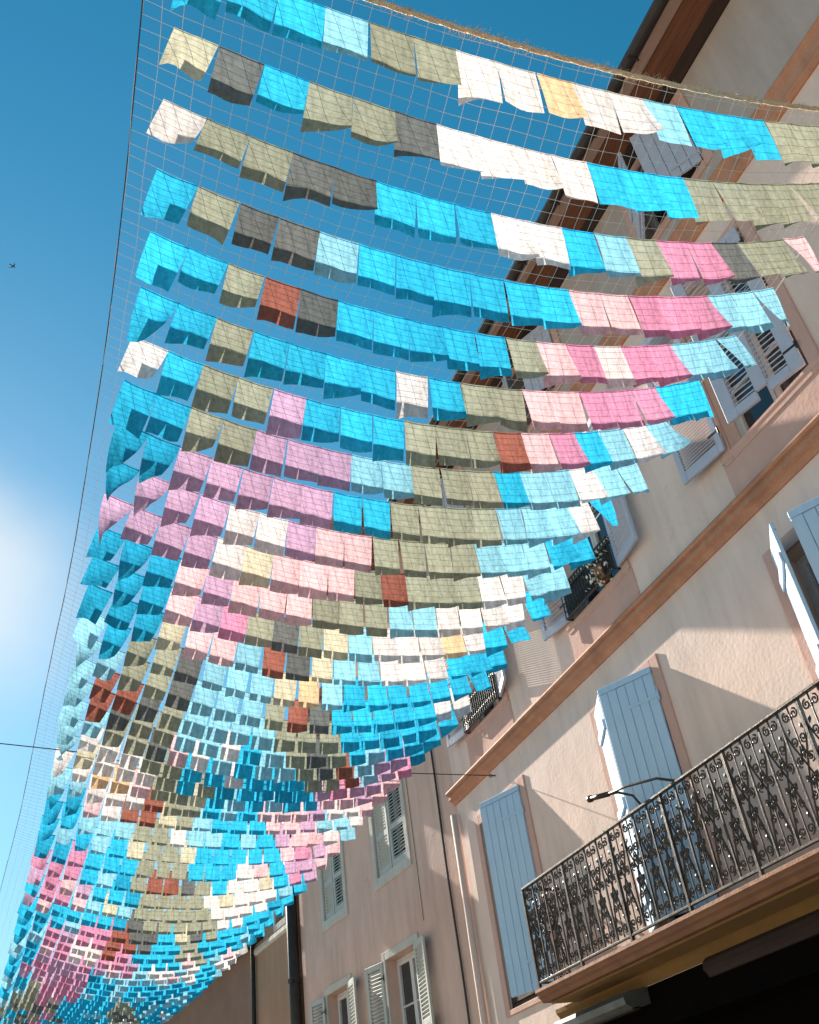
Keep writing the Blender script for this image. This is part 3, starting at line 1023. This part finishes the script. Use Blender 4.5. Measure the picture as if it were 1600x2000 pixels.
# frayed rope along the near edge
rope = thing('frayed_rope', npt(.5, -.3), 0, 'thick beige frayed rope along the near edge of the net', 'rope')
RL = Vector(rope.location)
core = [npt(x, -.3) for x in np.linspace(-.25, 1.30, 90)]
rc = MB()
for s in range(3):
    pts = []
    for i, p in enumerate(core):
        a = i * 1.05 + s * 2.094
        pts.append((p[0] - RL.x + .0, p[1] - RL.y + .006 * math.cos(a), p[2] - RL.z + .006 * math.sin(a)))
    rc.tube(pts, .0085, 5)
rc.build('strands', 'rope_fibre', rope, smooth=True)
fr_ = MB()
for k in range(3600):
    p = Vector(core[random.randrange(len(core) - 1)]).lerp(Vector(core[min(len(core) - 1, random.randrange(len(core)))]), 0)
    i = random.random() * (len(core) - 2)
    p = Vector(core[int(i)]).lerp(Vector(core[int(i) + 1]), i % 1) - RL
    a = random.uniform(0, 2 * PI)
    n = Vector((0, math.cos(a), math.sin(a)))
    clump = .5 + .5 * math.sin(i * .9) * math.sin(i * .37 + 1)
    ln = random.uniform(.008, .036) * (.5 + 1.2 * clump)
    d = (n + Vector((random.uniform(-1, 1), 0, random.uniform(-.6, .2)))).normalized()
    q = p + n * .008 + d * ln * .5
    e = p + n * .008 + d * ln + Vector((random.uniform(-.01, .01), 0, random.uniform(-.01, .004)))
    w = Vector((0.0015, 0.0009, 0.0009))
    fr_.add([tuple(p + n * .006 - w), tuple(p + n * .006 + w), tuple(q + w), tuple(e), tuple(q - w)], [(0, 1, 2, 4), (4, 2, 3)])
tag(fr_.build('frayed_fibres', 'rope_fibre', rope, fix=False), kind='stuff')

# steel cable carrying the net, wall to wall
r22 = 21.0
yc = 10.705
pts = [(-7.5, yc, CZ + 5.28), (-.365, yc, CZ + 4.64), (.034, yc, CZ + 4.602)]
pts += [(x * XR, yc, float(z_n(x, 21.9)) * XR + CZ) for x in np.linspace(.12, .97, 18)]
pts += [(4.378, yc, CZ + 4.372), (5.11, yc, CZ + 4.363), (5.60, yc, CZ + 4.356)]
cb = thing('steel_cable', (5.6, yc, CZ + 4.356), 0, 'thin dark steel cable crossing the street from an eye bolt below the cornice', 'cable')
MB().tube([(p[0] - 5.6, p[1] - yc, p[2] - CZ - 4.356) for p in pts], .006, 5).build('wire_rope', 'wire_dark', cb)
MB().tube([(0.02, 0, 0), (-.05, 0, 0)], .009, 6).tube([(-.05 + .022 * math.cos(t) - .02, 0, .022 * math.sin(t)) for t in np.linspace(0, 2 * PI, 12)], .006, 5).build('eye_bolt', 'wire_dark', cb)

# ================================================================== flags
ROWS = ("CCCLGGWWOWWLCCCGGGg KDCGGDWWWWCCCGGGGGG WGGDDCCCWWCLGMMDGGP CGDDLCCCCCCPPMMMLLL "
        "CCGRDCCCCCGPMWMMLLL CCGCCCCWCGGPPMMMCC WCGGVCCCGGGRPMCLWL BBGGVVVLLGGGCLLWLL "
        "BBVVVVVCCGGGGLLLWC BVVVWWVPPGGGGLLLCC VVVVWKPPPGRGGGWWLL BBBPVPPPGGGLLWWWWC "
        "BBBPVMGDGKLWWWOWCC BBBKPPLRDKLLWWWCCC LBGGDLLLKOLCCCCCCC LLGGDLLLGRDCCCCCWW "
        "LRRGGLLLLGGGCCCCCC LRGGGLLLCCGDDCCCCC LWGGGPLLCCCGGRLVVC LWWWGGCCWCCCGGRLVV "
        "LWWWWGCGCCCCCVVVPP WWOOWGGGCCCCCCVVVP WWWWWRGGCCCPPVVWWW CCWWRRGGCCCCPPVWWW "
        "CCCCCGGWWCCCCVVVWW CCCCCKGGGCCCCCVVVV BBMCCCGGGCCCWWCVVV MMMCCCGRRDDCWWWCVV "
        "MMMMCCCGGGGWWWWWCC CMMMCWCGGGGGWWWWCC MMCCCCCGGGGGGWWCCC CCCCMMRDDCGGDCCCC "
        "CCMMMMRRDCCGCCCCC CCMMWWRMCCCGGCCCC CCMVWWMMMCCCWGWWW CCVVVMMMMCWWWWCWW "
        "CCMVVMCCCCCWWWCCW CMMVMMCCCCCWCWCC CMMMMMCCCCCCCCCC CCGMMMCCCCCCCCCC "
        "CCGMMMCCCGCCCCCC CCGMMCCCCGGCCCCC CGGMDCCCCGGCCCCC CGGDDCCCCGGGCCCC "
        "CGGDMCCCCCGGCCWC CGCDMDCCCCGWGCCC GCDDCCCCCCGGWCCC GCDMMDCCWCGGGGCC "
        "CGDDCCCCCCGGWGCC GCCMDDCCCCGGCGC GDCCDDCCBCGWGGC CDCCDDDCBCGGGCG "
        "CCDDCDDCCBGGGGG DCCDDDDCCCGGGGG").split()
LF = .300


def fold_noise(a, b, c):
    return math.sin(a * 1.7 + b) * math.cos(a * .9 - c * 1.3) + .5 * math.sin(a * 3.1 + c)


def flag_geo(row, k, n, nx=5, nz=7):
    """one A4-sized cloth: hangs from its net cord, corners free to curl, a narrow hem doubled over the cord"""
    r = random.Random(row * 131 + k * 17 + 5)
    a, b = left_x(row), right_x(row)
    pitch = (b - a) / n
    x0 = a + k * pitch
    gap = r.choice((-.02, -.01, .0, .01, .05) if row < 13 else (.02, .04, .07, .10)) * pitch
    w = pitch - gap
    side = r.random()
    x0 += gap * side
    # how unruly: calm in the middle of the net, blown about near both edges
    edge = max(0.0, 1 - k / 2.6) if row > 2 else max(0, .6 - k / 3)
    edge = max(edge, max(0.0, 1 - (n - 1 - k) / (2.2 if row < 6 else 3.4)) * .8)
    swing = .012 * fold_noise(row * .8, k * .45, 1.0) + r.gauss(0, .009) + edge * r.uniform(-.10, .10)
    swing += np.interp(row, [0, 8, 13, 16, 22, 24, 60], [.035, .045, .055, .11, .11, .10, .10])
    yaw = r.gauss(0, .06) + edge * r.uniform(-1.0, 1.0)
    turn = max(0.0, 1 - k / 4.5) * float(np.interp(row, [5, 9, 24, 34], [0, 1, 1, .3]))   # the wind turns the left columns
    yaw -= turn * r.uniform(.55, 1.25)
    curlL = r.choice((0, 0, .02, .05)) + edge * r.uniform(0, .06)
    curlR = r.choice((0, 0, .02, .05)) + edge * r.uniform(0, .06)
    pinch = r.choice((0, 0, 0, .03, .09, .13)) + edge * .12 + (.05 if row > 13 else 0)
    ph = r.uniform(0, 6)
    ripple = .002 + .005 * r.random() + edge * .012
    L = LF * r.uniform(.965, 1.02)
    cx = x0 + w / 2
    slope = (z_n(cx + .01, row) - z_n(cx - .01, row)) / .02
    lean = slope * .75
    lift = edge * r.uniform(0, .25)
    vs, fs = [], []
    for j in range(nz + 1):
        t = j / nz
        for i in range(nx + 1):
            s = i / nx
            xt = x0 + s * w
            X, Y, Z = npt(xt, row)
            Z -= .004
            half = (s - .5) * w * XR
            shrink = 1 - pinch * t * (1 - .3 * s)
            th = yaw * t ** 1.4
            dx = half * (shrink * math.cos(th) - 1)
            dy = half * math.sin(th)
            d = t * L
            dz = -d * math.cos(min(1.2, abs(swing) * 1.6 * t))
            dx += lean * d
            dz *= 1 / math.sqrt(1 + lean * lean)
            dy += swing * t ** 1.3
            dy += (curlL * (1 - s) ** 3 - curlR * s ** 3) * t ** 1.5
            dy += ripple * math.sin(s * 5.5 + ph + t * 2.0) * (.15 + t)
            dz += lift * L * t * (1 - s if r.random() < 2 else s) * .6
            dz -= .006 * math.sin(PI * s) * (0 if t > 0 else 1)
            vs.append((X + dx, Y + dy, Z + dz))
    for j in range(nz):
        for i in range(nx):
            o = j * (nx + 1) + i
            fs.append((o, o + 1, o + nx + 2, o + nx + 1))
    o = len(vs)      # hem folded over to the near side
    for j in (0, 1):
        for i in range(nx + 1):
            p, q = vs[i], vs[nx + 1 + i]
            f = 0 if j == 0 else .26
            vs.append((p[0] + (q[0] - p[0]) * f, p[1] + (q[1] - p[1]) * f - .004, p[2] + (q[2] - p[2]) * f + (.003 if j == 0 else 0)))
    for i in range(nx):
        fs.append((o + i, o + i + 1, o + nx + 2 + i, o + nx + 1 + i))
    return vs, fs


ORD = ['first', 'second', 'third', 'fourth', 'fifth', 'sixth', 'seventh', 'eighth', 'ninth', 'tenth', 'eleventh', 'twelfth',
       'thirteenth', 'fourteenth', 'fifteenth', 'sixteenth', 'seventeenth', 'eighteenth', 'nineteenth', 'twentieth']
BIG = 16
rest_v, rest_f, rest_m = [], [], []
codes = list(FLAG_COL)
for row, s in enumerate(ROWS):
    n = len(s)
    for k, ch in enumerate(s):
        if row >= BIG:                       # the far cloths mix more shades than any one patch shows
            q = random.random()
            if q < .30:
                alt = {'C': 'LLB', 'L': 'CWL', 'G': 'KDG', 'W': 'LPK', 'M': 'PVV', 'V': 'PPM', 'D': 'GG', 'K': 'GW', 'P': 'VW', 'B': 'CL'}
                ch = random.choice(alt.get(ch.upper(), ch.upper()))
        vs, fs = flag_geo(row, k, n)
        if row < BIG and ch.isupper():
            X, Y, Z = npt(left_x(row) + (k + .5) * (right_x(row) - left_x(row)) / n, row)
            me = bpy.data.meshes.new('flag')
            me.from_pydata([(x - X, y - Y, z - Z) for x, y, z in vs], [], fs)
            fo = obj('flag', me, cloth_mat(ch), smooth=True)
            fo.location = (X, Y, Z)
            tag(fo, '%s cloth flag, %s from the left in the %s row from the top' % (FLAG_COL[ch][0], ORD[k], ORD[row]),
                'flag', 'cloth flags hanging in rows from the net')
        else:
            o = len(rest_v)
            rest_v += vs
            rest_f += [tuple(i + o for i in f) for f in fs]
            rest_m += [codes.index(ch.upper())] * len(fs)
me = bpy.data.meshes.new('far_flags')
me.from_pydata(rest_v, [], rest_f)
for c in codes:
    me.materials.append(cloth_mat(c))
me.polygons.foreach_set('material_index', rest_m)
ff = obj('far_flags', me, None, smooth=True)
tag(ff, 'countless small coloured cloth flags crowding the far part of the net', 'flags', 'cloth flags hanging in rows from the net', 'stuff')

# ================================================================== bird
bd = Vector((25 - 800, -(520 - 1000), -1863.4))
bd = (RM @ bd).normalized() * 42
bird = thing('bird', (bd.x, bd.y, bd.z + CZ), .6, 'tiny dark swift gliding in the blue sky at far left', 'bird')
bm_ = MB()
bm_.tube([(-.11, 0, 0), (-.05, 0, .012), (.02, 0, .014), (.08, 0, .008), (.11, 0, 0)], .018, 6)
for s in (1, -1):
    bm_.add([(.05, s * .01, .01), (.04, s * .10, .035), (-.10, s * .21, .0), (-.005, s * .09, .026), (-.03, s * .01, .006)], [(0, 1, 3, 4), (1, 2, 3)])
bm_.add([(-.09, .01, 0), (-.17, .035, 0), (-.14, 0, 0), (-.17, -.035, 0), (-.09, -.01, 0)], [(0, 1, 2), (2, 3, 4), (0, 2, 4)])
bm_.build('body', 'feather_dark', bird, fix=False)
